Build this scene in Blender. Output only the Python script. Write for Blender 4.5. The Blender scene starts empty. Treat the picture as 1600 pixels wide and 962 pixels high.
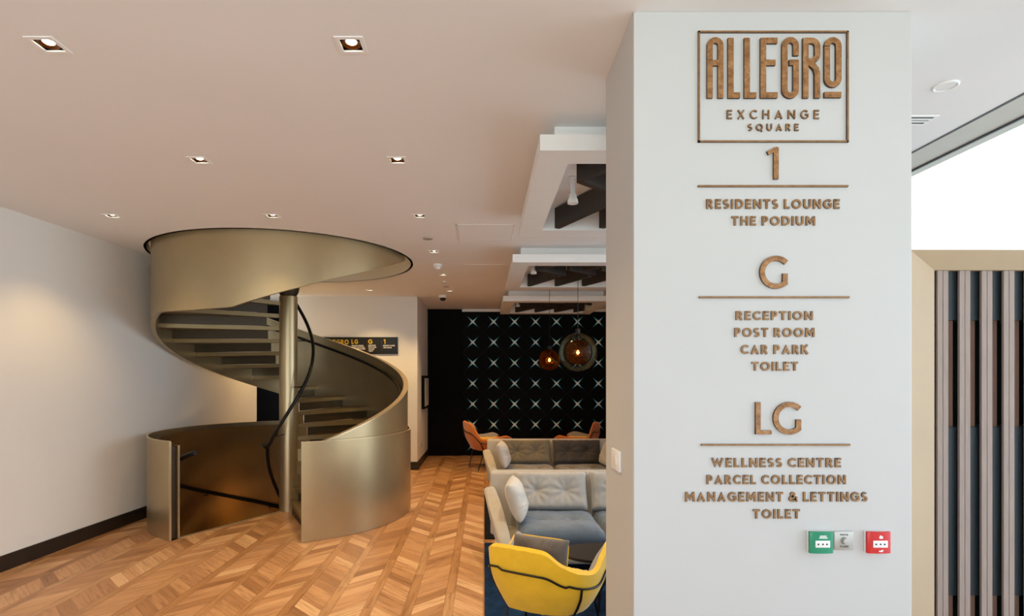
import bpy, bmesh, math, random
from mathutils import Vector, Matrix, noise

# ------------------------------------------------------------------ camera, sky, light, exposure
SC = bpy.context.scene
COL = SC.collection
F, VX, VY, CAMZ = 870.0, 757.0, 590.0, 1.70          # focal length in pixels of a 1600 x 962 frame
cam_data = bpy.data.cameras.new('camera')
cam_data.sensor_width = 36.0
cam_data.lens = 36.0 * F / 1600.0
cam_data.shift_x = (800.0 - VX) / 1600.0
cam_data.shift_y = (VY - 481.0) / 1600.0
cam_data.clip_start = 0.05
cam = bpy.data.objects.new('camera', cam_data)
cam.location = (0, 0, CAMZ)
cam.rotation_euler = (math.pi / 2, 0, 0)
COL.objects.link(cam)
SC.camera = cam

SC.view_settings.view_transform = 'Standard'
SC.view_settings.look = 'None'
SC.view_settings.gamma = 1.0
SC.view_settings.use_curve_mapping = False
SC.view_settings.exposure = 0.9

SKY = 3.1            # strength of the overcast sky
LAMP = 30.0          # watts of a ceiling downlight
WARM = (1.0, 0.68, 0.30)

world = bpy.data.worlds.new('overcast_sky')
SC.world = world
world.use_nodes = True
wt = world.node_tree
wt.nodes.clear()
wo = wt.nodes.new('ShaderNodeOutputWorld')
bg = wt.nodes.new('ShaderNodeBackground')
tc = wt.nodes.new('ShaderNodeTexCoord')
sp = wt.nodes.new('ShaderNodeSeparateXYZ')
rp = wt.nodes.new('ShaderNodeValToRGB')
wt.links.new(tc.outputs['Generated'], sp.inputs[0])
mr = wt.nodes.new('ShaderNodeMapRange')
mr.inputs['From Min'].default_value = -1
mr.inputs['From Max'].default_value = 1
wt.links.new(sp.outputs['Z'], mr.inputs['Value'])
wt.links.new(mr.outputs['Result'], rp.inputs['Fac'])
el = rp.color_ramp.elements
el[0].position = 0.46
el[0].color = (0.80, 0.87, 0.86, 1)
el[1].position = 0.54
el[1].color = (0.48, 0.54, 0.62, 1)
wt.links.new(rp.outputs['Color'], bg.inputs['Color'])
bg.inputs['Strength'].default_value = SKY
wt.links.new(bg.outputs['Background'], wo.inputs['Surface'])


def portal(name, loc, rot, sx, sy):
    d = bpy.data.lights.new(name, 'AREA')
    d.shape = 'RECTANGLE'
    d.size, d.size_y = sx, sy
    d.cycles.is_portal = True
    o = bpy.data.objects.new(name, d)
    o.location = loc
    o.rotation_euler = rot
    COL.objects.link(o)


portal('street_daylight', (-0.7, -4.0, 1.33), (math.pi / 2, 0, 0), 7.2, 2.6)
portal('side_daylight', (3.13, 1.4, 1.6), (math.pi / 2, 0, math.pi / 2), 10.8, 3.15)


# ------------------------------------------------------------------ helpers
def lin(r, g, b):
    f = lambda c: (c / 255 / 12.92) if c / 255 <= 0.04045 else ((c / 255 + 0.055) / 1.055) ** 2.4
    return (f(r), f(g), f(b), 1.0)


class Nodes:
    """short-hand for writing a node tree"""
    def __init__(self, name):
        self.mat = bpy.data.materials.new(name)
        self.mat.use_nodes = True
        self.t = self.mat.node_tree
        self.t.nodes.clear()
        self.out = self.t.nodes.new('ShaderNodeOutputMaterial')

    def new(self, kind, **kw):
        n = self.t.nodes.new(kind)
        for k, v in kw.items():
            setattr(n, k, v)
        return n

    def put(self, sock, v):
        if isinstance(v, (int, float, tuple)):
            sock.default_value = v
        else:
            self.t.links.new(v, sock)

    def m(self, op, a, b=None, c=None):
        n = self.new('ShaderNodeMath', operation=op)
        for i, v in enumerate((a, b, c)):
            if v is not None:
                self.put(n.inputs[i], v)
        return n.outputs[0]

    def vec(self, x, y, z=0.0):
        n = self.new('ShaderNodeCombineXYZ')
        for i, v in enumerate((x, y, z)):
            self.put(n.inputs[i], v)
        return n.outputs[0]

    def coords(self, kind='Object'):
        n = self.new('ShaderNodeTexCoord')
        s = self.new('ShaderNodeSeparateXYZ')
        self.t.links.new(n.outputs[kind], s.inputs[0])
        return n.outputs[kind], s.outputs[0], s.outputs[1], s.outputs[2]

    def noise(self, vec, scale, detail=3.0, rough=0.55):
        n = self.new('ShaderNodeTexNoise')
        self.put(n.inputs['Vector'], vec)
        n.inputs['Scale'].default_value = scale
        n.inputs['Detail'].default_value = detail
        n.inputs['Roughness'].default_value = rough
        return n.outputs['Fac']

    def mix(self, fac, a, b, blend='MIX'):
        n = self.new('ShaderNodeMix', data_type='RGBA', blend_type=blend)
        self.put(n.inputs[0], fac)
        self.put(n.inputs[6], a)
        self.put(n.inputs[7], b)
        return n.outputs[2]

    def ramp(self, fac, stops):
        n = self.new('ShaderNodeValToRGB')
        self.put(n.inputs['Fac'], fac)
        e = n.color_ramp.elements
        while len(e) < len(stops):
            e.new(0.5)
        for i, (p, c) in enumerate(stops):
            e[i].position = p
            e[i].color = c
        return n.outputs['Color']

    def bsdf(self, color, rough=0.5, metal=0.0, bump=None, bump_d=0.01, bump_s=0.3, coat=0.0, sheen=0.0, spec=0.5):
        b = self.new('ShaderNodeBsdfPrincipled')
        self.put(b.inputs['Base Color'], color)
        self.put(b.inputs['Roughness'], rough)
        self.put(b.inputs['Metallic'], metal)
        b.inputs['Coat Weight'].default_value = coat
        b.inputs['Coat Roughness'].default_value = 0.2
        b.inputs['Sheen Weight'].default_value = sheen
        b.inputs['Specular IOR Level'].default_value = spec
        if bump is not None:
            n = self.new('ShaderNodeBump')
            n.inputs['Strength'].default_value = bump_s
            n.inputs['Distance'].default_value = bump_d
            self.put(n.inputs['Height'], bump)
            self.t.links.new(n.outputs[0], b.inputs['Normal'])
        self.t.links.new(b.outputs[0], self.out.inputs['Surface'])
        return self.mat


def plain(name, rgb, rough=0.5, metal=0.0, var=0.06, scale=8.0, bump=0.0, sheen=0.0, coat=0.0, stretch=(1, 1, 1), spec=0.5, bscale=None):
    """a colour with slight procedural mottling and optional relief"""
    N = Nodes(name)
    v, x, y, z = N.coords()
    vv = N.vec(N.m('MULTIPLY', x, stretch[0]), N.m('MULTIPLY', y, stretch[1]), N.m('MULTIPLY', z, stretch[2]))
    n = N.noise(vv, scale)
    c = lin(*rgb)
    lo = tuple(k * (1 - var) for k in c[:3]) + (1,)
    hi = tuple(min(1, k * (1 + var)) for k in c[:3]) + (1,)
    colr = N.ramp(n, [(0.3, lo), (0.7, hi)])
    b = N.noise(vv, bscale or scale * 3) if bump else None
    return N.bsdf(colr, rough, metal, b, 0.004, bump, coat, sheen, spec)


def emitter(name, rgb, strength):
    N = Nodes(name)
    e = N.new('ShaderNodeEmission')
    e.inputs['Color'].default_value = (*rgb, 1)
    e.inputs['Strength'].default_value = strength
    N.t.links.new(e.outputs[0], N.out.inputs['Surface'])
    return N.mat


def thin_glass(name, tint, gloss=0.08, rough=0.02, rim=(0.7, 0.75, 0.7), milk=0.0):
    N = Nodes(name)
    t = N.new('ShaderNodeBsdfTransparent')
    t.inputs['Color'].default_value = (*tint, 1)
    g = N.new('ShaderNodeBsdfGlossy')
    g.inputs['Roughness'].default_value = rough
    g.inputs['Color'].default_value = (*rim, 1)
    lw = N.new('ShaderNodeLayerWeight')
    lw.inputs['Blend'].default_value = 0.25
    f = N.m('ADD', N.m('MULTIPLY', lw.outputs['Fresnel'], 0.5), gloss)
    mx = N.new('ShaderNodeMixShader')
    N.t.links.new(f, mx.inputs[0])
    N.t.links.new(t.outputs[0], mx.inputs[1])
    N.t.links.new(g.outputs[0], mx.inputs[2])
    last = mx.outputs[0]
    if milk:                                  # slightly clouded glass that picks up its own bulb
        tl = N.new('ShaderNodeBsdfTranslucent')
        tl.inputs['Color'].default_value = (1.0, 0.42, 0.08, 1)
        m2 = N.new('ShaderNodeMixShader')
        m2.inputs[0].default_value = milk
        N.t.links.new(last, m2.inputs[1])
        N.t.links.new(tl.outputs[0], m2.inputs[2])
        last = m2.outputs[0]
    N.t.links.new(last, N.out.inputs['Surface'])
    return N.mat


class MB:
    """collects shapes and links them as one mesh object"""
    def __init__(self):
        self.bm = bmesh.new()

    def box(self, x0, x1, y0, y1, z0, z1, bevel=0.0, seg=2, M=None):
        b2 = bmesh.new()
        vs = [b2.verts.new((x, y, z)) for x in (x0, x1) for y in (y0, y1) for z in (z0, z1)]
        for f in ((0, 1, 3, 2), (4, 6, 7, 5), (0, 4, 5, 1), (2, 3, 7, 6), (0, 2, 6, 4), (1, 5, 7, 3)):
            b2.faces.new([vs[i] for i in f])
        if bevel:
            bmesh.ops.bevel(b2, geom=list(b2.edges), offset=bevel, segments=seg, affect='EDGES', profile=0.5)
        self.merge(b2, M)
        return self

    def merge(self, b2, M=None):
        if M is not None:
            b2.transform(M)
        me = bpy.data.meshes.new('tmp')
        b2.to_mesh(me)
        b2.free()
        self.bm.from_mesh(me)
        bpy.data.meshes.remove(me)

    def prism(self, poly, a0, a1, axis='z', M=None, bevel=0.0):
        """polygon extruded along an axis; poly in the other two coordinates"""
        b2 = bmesh.new()
        def P(p, a):
            return {'z': (p[0], p[1], a), 'y': (p[0], a, p[1]), 'x': (a, p[0], p[1])}[axis]
        lo = [b2.verts.new(P(p, a0)) for p in poly]
        hi = [b2.verts.new(P(p, a1)) for p in poly]
        n = len(poly)
        b2.faces.new(lo)
        b2.faces.new(hi[::-1])
        for i in range(n):
            b2.faces.new((lo[i], hi[i], hi[(i + 1) % n], lo[(i + 1) % n]))
        if bevel:
            bmesh.ops.bevel(b2, geom=list(b2.edges), offset=bevel, segments=3, affect='EDGES', profile=0.5)
        bmesh.ops.recalc_face_normals(b2, faces=b2.faces)
        self.merge(b2, M)
        return self

    def quad(self, *pts):
        self.bm.faces.new([self.bm.verts.new(p) for p in pts])
        return self

    def grid(self, rows, close_u=False, close_v=False):
        """rows of points -> quads"""
        V = [[self.bm.verts.new(p) for p in r] for r in rows]
        nu, nv = len(V), len(V[0])
        for i in range(nu if close_u else nu - 1):
            for j in range(nv if close_v else nv - 1):
                a, b = V[i][j], V[(i + 1) % nu][j]
                c, d = V[(i + 1) % nu][(j + 1) % nv], V[i][(j + 1) % nv]
                try:
                    self.bm.faces.new((a, b, c, d))
                except ValueError:
                    pass
        return V

    def tube(self, pts, r, n=10):
        pts = [Vector(p) for p in pts]
        rows = []
        up = Vector((0, 0, 1))
        prev = None
        for i, p in enumerate(pts):
            t = (pts[min(i + 1, len(pts) - 1)] - pts[max(i - 1, 0)]).normalized()
            if prev is None:
                a = t.cross(up)
                if a.length < 1e-3:
                    a = t.cross(Vector((1, 0, 0)))
                a.normalize()
            else:
                a = (prev - t * prev.dot(t)).normalized()
            prev = a
            b = t.cross(a)
            rr = r[i] if isinstance(r, (list, tuple)) else r
            rows.append([p + (a * math.cos(2 * math.pi * k / n) + b * math.sin(2 * math.pi * k / n)) * rr for k in range(n)])
        V = self.grid(rows, close_v=True)
        self.bm.faces.new(V[0])
        self.bm.faces.new(V[-1][::-1])
        return self

    def lathe(self, prof, n=32, c=(0, 0, 0), close=False):
        """profile of (r, z) turned about a vertical axis"""
        rows = []
        for k in range(n):
            a = 2 * math.pi * k / n
            rows.append([(c[0] + max(r, 1e-4) * math.cos(a), c[1] + max(r, 1e-4) * math.sin(a), c[2] + z) for r, z in prof])
        self.grid(rows, close_u=True, close_v=close)
        bmesh.ops.remove_doubles(self.bm, verts=self.bm.verts, dist=3e-4)
        return self

    def arc(self, r0, r1, a0, a1, zb, zt, step=3.0):
        """solid curved wall between two radii; angles in degrees; zb, zt numbers or functions of the angle"""
        fb = zb if callable(zb) else (lambda a: zb)
        ft = zt if callable(zt) else (lambda a: zt)
        n = max(1, int(round(abs(a1 - a0) / step)))
        rows = []
        for i in range(n + 1):
            a = a0 + (a1 - a0) * i / n
            c, s = math.cos(math.radians(a)), math.sin(math.radians(a))
            rows.append([(r0 * c, r0 * s, fb(a)), (r1 * c, r1 * s, fb(a)), (r1 * c, r1 * s, ft(a)), (r0 * c, r0 * s, ft(a))])
        full = abs(abs(a1 - a0) - 360) < 1e-6
        if full:
            rows.pop()
        V = self.grid(rows, close_u=full, close_v=True)
        if not full:
            self.bm.faces.new(V[0])
            self.bm.faces.new(V[-1][::-1])
        return self

    def build(self, name, mat, parent=None, smooth=True, angle=35, loc=None, normals=True):
        if normals:
            bmesh.ops.recalc_face_normals(self.bm, faces=self.bm.faces)
        me = bpy.data.meshes.new(name)
        self.bm.to_mesh(me)
        self.bm.free()
        me.materials.append(mat)
        if smooth:
            for p in me.polygons:
                p.use_smooth = True
            me.set_sharp_from_angle(angle=math.radians(angle))
        o = bpy.data.objects.new(name, me)
        COL.objects.link(o)
        if parent:
            o.parent = parent
        if loc:
            o.location = loc
        return o


def tag(o, label, cat, group=None, kind=None):
    o['label'] = label
    o['category'] = cat
    if group:
        o['group'] = group
    if kind:
        o['kind'] = kind
    return o


def thing(name, label, cat, loc=(0, 0, 0), rz=0.0, group=None):
    o = bpy.data.objects.new(name, None)
    o.empty_display_size = 0.1
    o.location = loc
    o.rotation_euler = (0, 0, rz)
    COL.objects.link(o)
    return tag(o, label, cat, group)


def struct(o):
    o['kind'] = 'structure'
    return o


def copy_tree(o, parent=None):
    c = o.copy()
    COL.objects.link(c)
    c.parent = parent
    for ch in [k for k in bpy.data.objects if k.parent == o]:
        copy_tree(ch, c)
    return c


def stroke(mb, pts, w, y0, y1):
    """flat stroke of width w along pts (x, z), extruded from y0 to y1"""
    L, R = [], []
    n = len(pts)
    for i, p in enumerate(pts):
        p = Vector(p)
        d1 = (Vector(pts[i]) - Vector(pts[i - 1])).normalized() if i else None
        d2 = (Vector(pts[i + 1]) - Vector(pts[i])).normalized() if i < n - 1 else None
        if d1 is None: d1 = d2
        if d2 is None: d2 = d1
        t = (d1 + d2).normalized()
        nn = Vector((-t.y, t.x))
        k = 1 / max(0.5, nn.dot(Vector((-d1.y, d1.x))))
        L.append(p + nn * w / 2 * k)
        R.append(p - nn * w / 2 * k)
    rows = [[(L[i].x, y0, L[i].y), (R[i].x, y0, R[i].y), (R[i].x, y1, R[i].y), (L[i].x, y1, L[i].y)] for i in range(n)]
    V = mb.grid(rows, close_v=True)
    mb.bm.faces.new(V[0])
    mb.bm.faces.new(V[-1][::-1])


def arc_pts(cx, cz, r, a0, a1, n=14):
    return [(cx + r * math.cos(math.radians(a0 + (a1 - a0) * i / n)), cz + r * math.sin(math.radians(a0 + (a1 - a0) * i / n))) for i in range(n + 1)]


def ell_pts(cx, cz, rx, rz, a0, a1, n=14):
    return [(cx + rx * math.cos(math.radians(a0 + (a1 - a0) * i / n)), cz + rz * math.sin(math.radians(a0 + (a1 - a0) * i / n))) for i in range(n + 1)]


def glyph(ch, t):
    """width and centre-line strokes of a capital letter of height 1 drawn with strokes t wide"""
    h, lo, hi = t / 2, t / 2, 1 - t / 2
    if ch == 'I':
        return t, [[(h, 0), (h, 1)]]
    if ch == '1':
        return 0.42, [[(0.42 - h, 0), (0.42 - h, 1)], [(0.02, 0.80), (0.42 - h, 0.95)]]
    if ch == 'L':
        return 0.56, [[(h, 0), (h, 1)], [(h, lo), (0.56, lo)]]
    if ch == 'E':
        return 0.60, [[(h, 0), (h, 1)], [(h, lo), (0.60, lo)], [(h, 0.52), (0.54, 0.52)], [(h, hi), (0.60, hi)]]
    if ch == 'T':
        return 0.70, [[(0.35, 0), (0.35, 1)], [(0, hi), (0.70, hi)]]
    if ch == 'H':
        return 0.78, [[(h, 0), (h, 1)], [(0.78 - h, 0), (0.78 - h, 1)], [(h, 0.52), (0.78 - h, 0.52)]]
    if ch == 'N':
        return 0.82, [[(h, 0), (h, 1)], [(0.82 - h, 0), (0.82 - h, 1)], [(h, 1 - t * 0.55), (0.82 - h, t * 0.55)]]
    if ch == 'M':
        w = 1.0
        return w, [[(h, 0), (h + 0.04, 1)], [(w - h, 0), (w - h - 0.04, 1)], [(h + 0.05, 1 - t * 0.4), (w / 2, 0.12 + t), (w - h - 0.05, 1 - t * 0.4)]]
    if ch == 'W':
        w = 1.24
        return w, [[(h, 1), (0.30 * w, t), (0.5 * w, 1 - t), (0.70 * w, t), (w - h, 1)]]
    if ch == 'A':
        w = 0.86
        return w, [[(h * 0.9, 0), (w / 2, 1 - t), (w - h * 0.9, 0)], [(0.18, 0.27), (w - 0.18, 0.27)]]
    if ch == 'K':
        return 0.74, [[(h, 0), (h, 1)], [(h, 0.40), (0.66, 1.0)], [(0.30, 0.56), (0.68, 0.0)]]
    if ch == 'X':
        return 0.78, [[(h * 0.8, 0), (0.78 - h * 0.8, 1)], [(h * 0.8, 1), (0.78 - h * 0.8, 0)]]
    if ch in 'OQ':
        w = 0.98
        st = [ell_pts(w / 2, 0.5, w / 2 - h, 0.5 - h, 0, 360, 28)]
        if ch == 'Q':
            st.append([(w * 0.56, 0.26), (w * 0.92, -0.10)])
        return w, st
    if ch == 'C':
        w = 0.80
        return w, [ell_pts(0.49, 0.5, 0.49 - h, 0.5 - h, 46, 314, 22)]
    if ch == 'G':
        w = 0.88
        return w, [ell_pts(0.49, 0.5, 0.49 - h, 0.5 - h, 46, 322, 24) + [(w - h, 0.5)], [(0.52, 0.50), (w, 0.50)]]
    if ch == 'U':
        w = 0.78
        r = w / 2 - h
        return w, [[(h, 1)] + ell_pts(w / 2, r + h, r, r, 180, 360, 16) + [(w - h, 1)]]
    if ch == 'D':
        w = 0.82
        return w, [[(h, 0), (h, 1)], [(h, hi)] + ell_pts(0.34, 0.5, w - 0.34 - h, 0.5 - h, 90, -90, 18) + [(h, lo)]]
    if ch in 'PR':
        w = 0.64 if ch == 'P' else 0.70
        r = (1 - 0.42) / 2 - h + 0.03
        cz = 1 - h - r
        st = [[(h, 0), (h, 1)], [(h, hi)] + ell_pts(0.34, cz, 0.62 - 0.34 - h, r, 90, -90, 14) + [(h, cz - r)]]
        if ch == 'R':
            st.append([(0.34, cz - r + 0.02), (0.62, 0.0)])
        return w, st
    if ch == 'S':
        r = (1 - t) / 4
        rx = 0.31 - h
        return 0.60, [ell_pts(0.30, 1 - h - r, rx * 0.95, r, 38, 270, 16)[:-1] + ell_pts(0.30, h + r, rx, r, 90, -146, 16)]
    if ch == '&':
        return 0.86, [[(0.84, 0.02), (0.24, 0.66)] + ell_pts(0.38, 0.78, 0.15, 0.13, 190, -40, 14) + ell_pts(0.34, 0.28, 0.26, 0.20, 120, 330, 14) + [(0.80, 0.50)]]
    raise KeyError(ch)


def words(body, w, h, depth, mat, parent, loc, t=0.2, track=0.2, space=0.5):
    """raised lettering w x h metres on a surface that faces -Y, centred at loc; every word is one part"""
    x, lay = 0.0, []
    for ch in body:
        if ch == ' ':
            x += space - track
            lay.append(None)
            continue
        gw, st = glyph(ch, t)
        lay.append((x, st))
        x += gw + track
    tot = x - track
    k = w / tot
    mb = None
    n = 0
    for item in lay + [None]:
        if item is None:
            if mb is not None:
                o = mb.build('word', mat, parent, smooth=False)
                o.location = loc
            mb = None
            continue
        if mb is None:
            mb = MB()
        gx, st = item
        for s in st:
            n += 1
            one_ = MB()
            stroke(one_, [(p[0] + gx, p[1]) for p in s], t, -depth - 0.00035 * (n % 3), 0.0)
            for v in one_.bm.verts:
                v.co.x = v.co.x * k - w / 2
                v.co.z = v.co.z * h - h / 2
            mb.merge(one_.bm)


# ------------------------------------------------------------------ materials
M = {}
M['plaster'] = plain('white_plaster', (226, 223, 218), 0.75, var=0.015, scale=1.5, spec=0.3)
M['ceiling'] = plain('ceiling_paint', (240, 238, 236), 0.85, var=0.012, scale=1.2, spec=0.2)
M['pillar'] = plain('pillar_paint', (203, 203, 201), 0.7, var=0.012, scale=2.0, spec=0.3)
M['white'] = plain('white_lacquer', (243, 243, 241), 0.45, var=0.01)
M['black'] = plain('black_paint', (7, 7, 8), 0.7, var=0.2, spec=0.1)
M['black_metal'] = plain('black_metal', (18, 17, 17), 0.35, 0.3, var=0.15, scale=20)
M['baseboard'] = plain('dark_baseboard', (34, 27, 21), 0.45, var=0.2, scale=6)
M['bronze'] = plain('champagne_metal', (178, 160, 125), 0.33, 0.75, var=0.05, scale=2.5, bump=0.02, bscale=60)
M['bronze_dark'] = plain('bronze_shade_metal', (134, 116, 82), 0.4, 0.55, var=0.06, scale=3)
M['drum'] = plain('polished_bronze', (150, 118, 74), 0.26, 0.6, var=0.05, scale=2)
M['riser'] = plain('dark_bronze_riser', (62, 52, 36), 0.45, 0.4, var=0.1, scale=4)
M['nosing'] = plain('light_metal_edge', (205, 185, 150), 0.3, 0.7, var=0.05)
M['yellow'] = plain('yellow_wool', (236, 188, 26), 0.8, var=0.07, scale=9, bump=0.25, sheen=0.3, bscale=160)
M['orange'] = plain('orange_wool', (190, 104, 28), 0.8, var=0.08, scale=9, bump=0.25, sheen=0.3, bscale=160)
M['lining'] = plain('grey_lining', (150, 144, 142), 0.85, var=0.1, scale=60, bump=0.3, sheen=0.3, bscale=160)
M['grey_velvet'] = plain('light_grey_velvet', (158, 154, 148), 0.7, var=0.07, scale=14, bump=0.25, sheen=0.5, bscale=50)
M['blue_velvet'] = plain('blue_grey_velvet', (82, 97, 113), 0.65, var=0.1, scale=10, bump=0.25, sheen=0.25, bscale=50)
M['shaded_velvet'] = plain('shaded_grey_velvet', (104, 92, 68), 0.7, var=0.1, scale=10, bump=0.25, sheen=0.4, bscale=50)  # dim warm light put into the grey of the farther sofa
M['deep_shaded_velvet'] = plain('deep_shaded_grey_velvet', (52, 44, 36), 0.7, var=0.1, scale=10, bump=0.25, sheen=0.3, bscale=50)  # darker copy for its right back cushion, dim light in the colour too
M['shell'] = plain('warm_grey_upholstery', (166, 158, 146), 0.8, var=0.05, scale=10, bump=0.2, sheen=0.3, bscale=120)
M['pillow'] = plain('pale_pillow_cloth', (188, 182, 172), 0.8, var=0.05, scale=12, bump=0.2, sheen=0.3, bscale=90)
M['cushion_grey'] = plain('taupe_cushion_cloth', (98, 90, 84), 0.85, var=0.1, scale=16, bump=0.2, sheen=0.3, bscale=120)
M['rug'] = plain('navy_rug', (20, 44, 74), 0.95, var=0.55, scale=7, bump=0.5, bscale=260, spec=0.1)
M['rug_dark'] = plain('black_rug', (20, 20, 24), 0.95, var=0.3, scale=7, bump=0.5, bscale=260, spec=0.1)
M['table'] = plain('black_tabletop', (24, 22, 20), 0.4, var=0.1, scale=6)
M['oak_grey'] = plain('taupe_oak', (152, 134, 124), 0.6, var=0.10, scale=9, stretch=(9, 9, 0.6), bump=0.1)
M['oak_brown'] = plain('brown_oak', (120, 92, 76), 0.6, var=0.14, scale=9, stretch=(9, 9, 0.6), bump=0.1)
M['beam'] = plain('dark_stained_board', (46, 37, 30), 0.55, var=0.16, scale=6, stretch=(6, 6, 22), bump=0.08)
M['soffit'] = plain('soffit_paint', (206, 204, 196), 0.8, var=0.02, spec=0.2)
M['trim_grey'] = plain('dark_grey_trim', (70, 72, 76), 0.6)
M['pavement'] = plain('grey_pavement', (210, 214, 212), 0.8, var=0.05, scale=2)
M['brass_wood'] = None
M['red'] = plain('red_plastic', (206, 24, 20), 0.35, var=0.03, coat=0.3)
M['green'] = plain('green_plastic', (12, 138, 98), 0.35, var=0.03, coat=0.3)
M['steel'] = plain('brushed_steel', (186, 184, 178), 0.4, 0.45, var=0.05, scale=30, stretch=(1, 1, 14))
M['ink'] = plain('black_ink', (24, 26, 28), 0.6)
M['sign_black'] = plain('black_sign_panel', (16, 18, 20), 0.4)
M['sign_gold'] = plain('yellow_sign_ink', (220, 180, 40), 0.5)
M['beige'] = plain('cream_portal_lacquer', (180, 156, 124), 0.5, var=0.03, scale=2)
M['glass_clear'] = thin_glass('window_glass', (0.97, 0.98, 0.98), 0.02)
M['glass_smoke'] = thin_glass('smoked_amber_glass', (0.42, 0.30, 0.17), 0.02, 0.05, (0.25, 0.2, 0.14), 0.018)
M['glass_globe'] = thin_glass('clear_globe_glass', (0.88, 0.90, 0.88), 0.01, 0.12, (0.40, 0.45, 0.40))
M['bulb'] = emitter('filament_glow', (1.0, 0.55, 0.16), 40)
M['bulb_halo'] = thin_glass('amber_bulb', (1.0, 0.8, 0.5), 0.01, 0.1, (0.4, 0.3, 0.2), 0.06)
M['lamp'] = emitter('downlight_glow', (1.0, 0.74, 0.42), 9)
M['lamp_off'] = plain('frosted_lens', (238, 234, 226), 0.3)
M['gold_trim'] = plain('dark_gold_reflector', (104, 62, 20), 0.3, 0.75)


def wood_floor():
    N = Nodes('chevron_parquet')
    v, x, y, z = N.coords()
    X0, P, S, W = -0.304, 0.296, 0.072, 0.148
    xs = N.m('DIVIDE', N.m('SUBTRACT', x, X0), P)
    colm = N.m('FLOOR', xs)
    u = N.m('MULTIPLY', N.m('FRACT', xs), P)
    strip = N.m('LESS_THAN', u, S)
    par = N.m('FLOORED_MODULO', colm, 2.0)
    sg = N.m('SUBTRACT', 1.0, N.m('MULTIPLY', par, 2.0))
    uu = N.m('SUBTRACT', u, S)
    vv = N.m('DIVIDE', N.m('ADD', y, N.m('MULTIPLY', sg, uu)), W)
    idx = N.m('FLOOR', vv)
    fv = N.m('FRACT', vv)
    sv = N.m('ADD', N.m('DIVIDE', y, 1.1), N.m('MULTIPLY', colm, 0.37))
    sidx = N.m('FLOOR', sv)
    sfv = N.m('FRACT', sv)
    key = N.vec(N.m('ADD', colm, N.m('MULTIPLY', strip, 100.5)),
                N.m('ADD', N.m('MULTIPLY', idx, N.m('SUBTRACT', 1.0, strip)), N.m('MULTIPLY', sidx, strip)), 0.0)
    wn = N.new('ShaderNodeTexWhiteNoise', noise_dimensions='2D')
    N.put(wn.inputs['Vector'], key)
    rnd = wn.outputs['Value']
    along = N.m('SUBTRACT', x, N.m('MULTIPLY', sg, y))
    across = N.m('ADD', N.m('MULTIPLY', sg, x), y)
    inv = N.m('SUBTRACT', 1.0, strip)
    al = N.m('ADD', N.m('MULTIPLY', along, inv), N.m('MULTIPLY', N.m('MULTIPLY', y, 1.4), strip))
    ac = N.m('ADD', N.m('MULTIPLY', across, inv), N.m('MULTIPLY', N.m('MULTIPLY', x, 1.4), strip))
    gv = N.vec(N.m('MULTIPLY', al, 2.2), N.m('MULTIPLY', ac, 26.0), N.m('MULTIPLY', rnd, 40.0))
    grain = N.noise(gv, 1.0, 5.0, 0.65)
    c = N.ramp(rnd, [(0.0, lin(152, 108, 70)), (0.3, lin(178, 132, 92)), (0.75, lin(194, 148, 106)), (1.0, lin(214, 174, 132))])
    c = N.mix(strip, c, N.mix(0.5, c, lin(158, 112, 66)))
    g = N.ramp(grain, [(0.28, (0.50, 0.44, 0.38, 1)), (0.52, (0.98, 0.97, 0.96, 1)), (0.78, (1.16, 1.16, 1.16, 1))])
    c = N.mix(0.85, c, g, 'MULTIPLY')
    e1 = N.m('LESS_THAN', N.m('MINIMUM', fv, N.m('SUBTRACT', 1.0, fv)), 0.014)
    e2 = N.m('LESS_THAN', N.m('MINIMUM', N.m('ABSOLUTE', uu), N.m('MINIMUM', u, N.m('SUBTRACT', P, u))), 0.0022)
    e3 = N.m('LESS_THAN', N.m('MINIMUM', sfv, N.m('SUBTRACT', 1.0, sfv)), 0.003)
    e = N.m('MAXIMUM', e2, N.m('MAXIMUM', N.m('MULTIPLY', e1, inv), N.m('MULTIPLY', e3, strip)))
    c = N.mix(N.m('MULTIPLY', e, 0.45), c, lin(70, 42, 22))
    return N.bsdf(c, N.m('ADD', 0.30, N.m('MULTIPLY', grain, 0.16)), 0.0, N.m('SUBTRACT', grain, e), 0.002, 0.15, spec=0.5)


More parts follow.
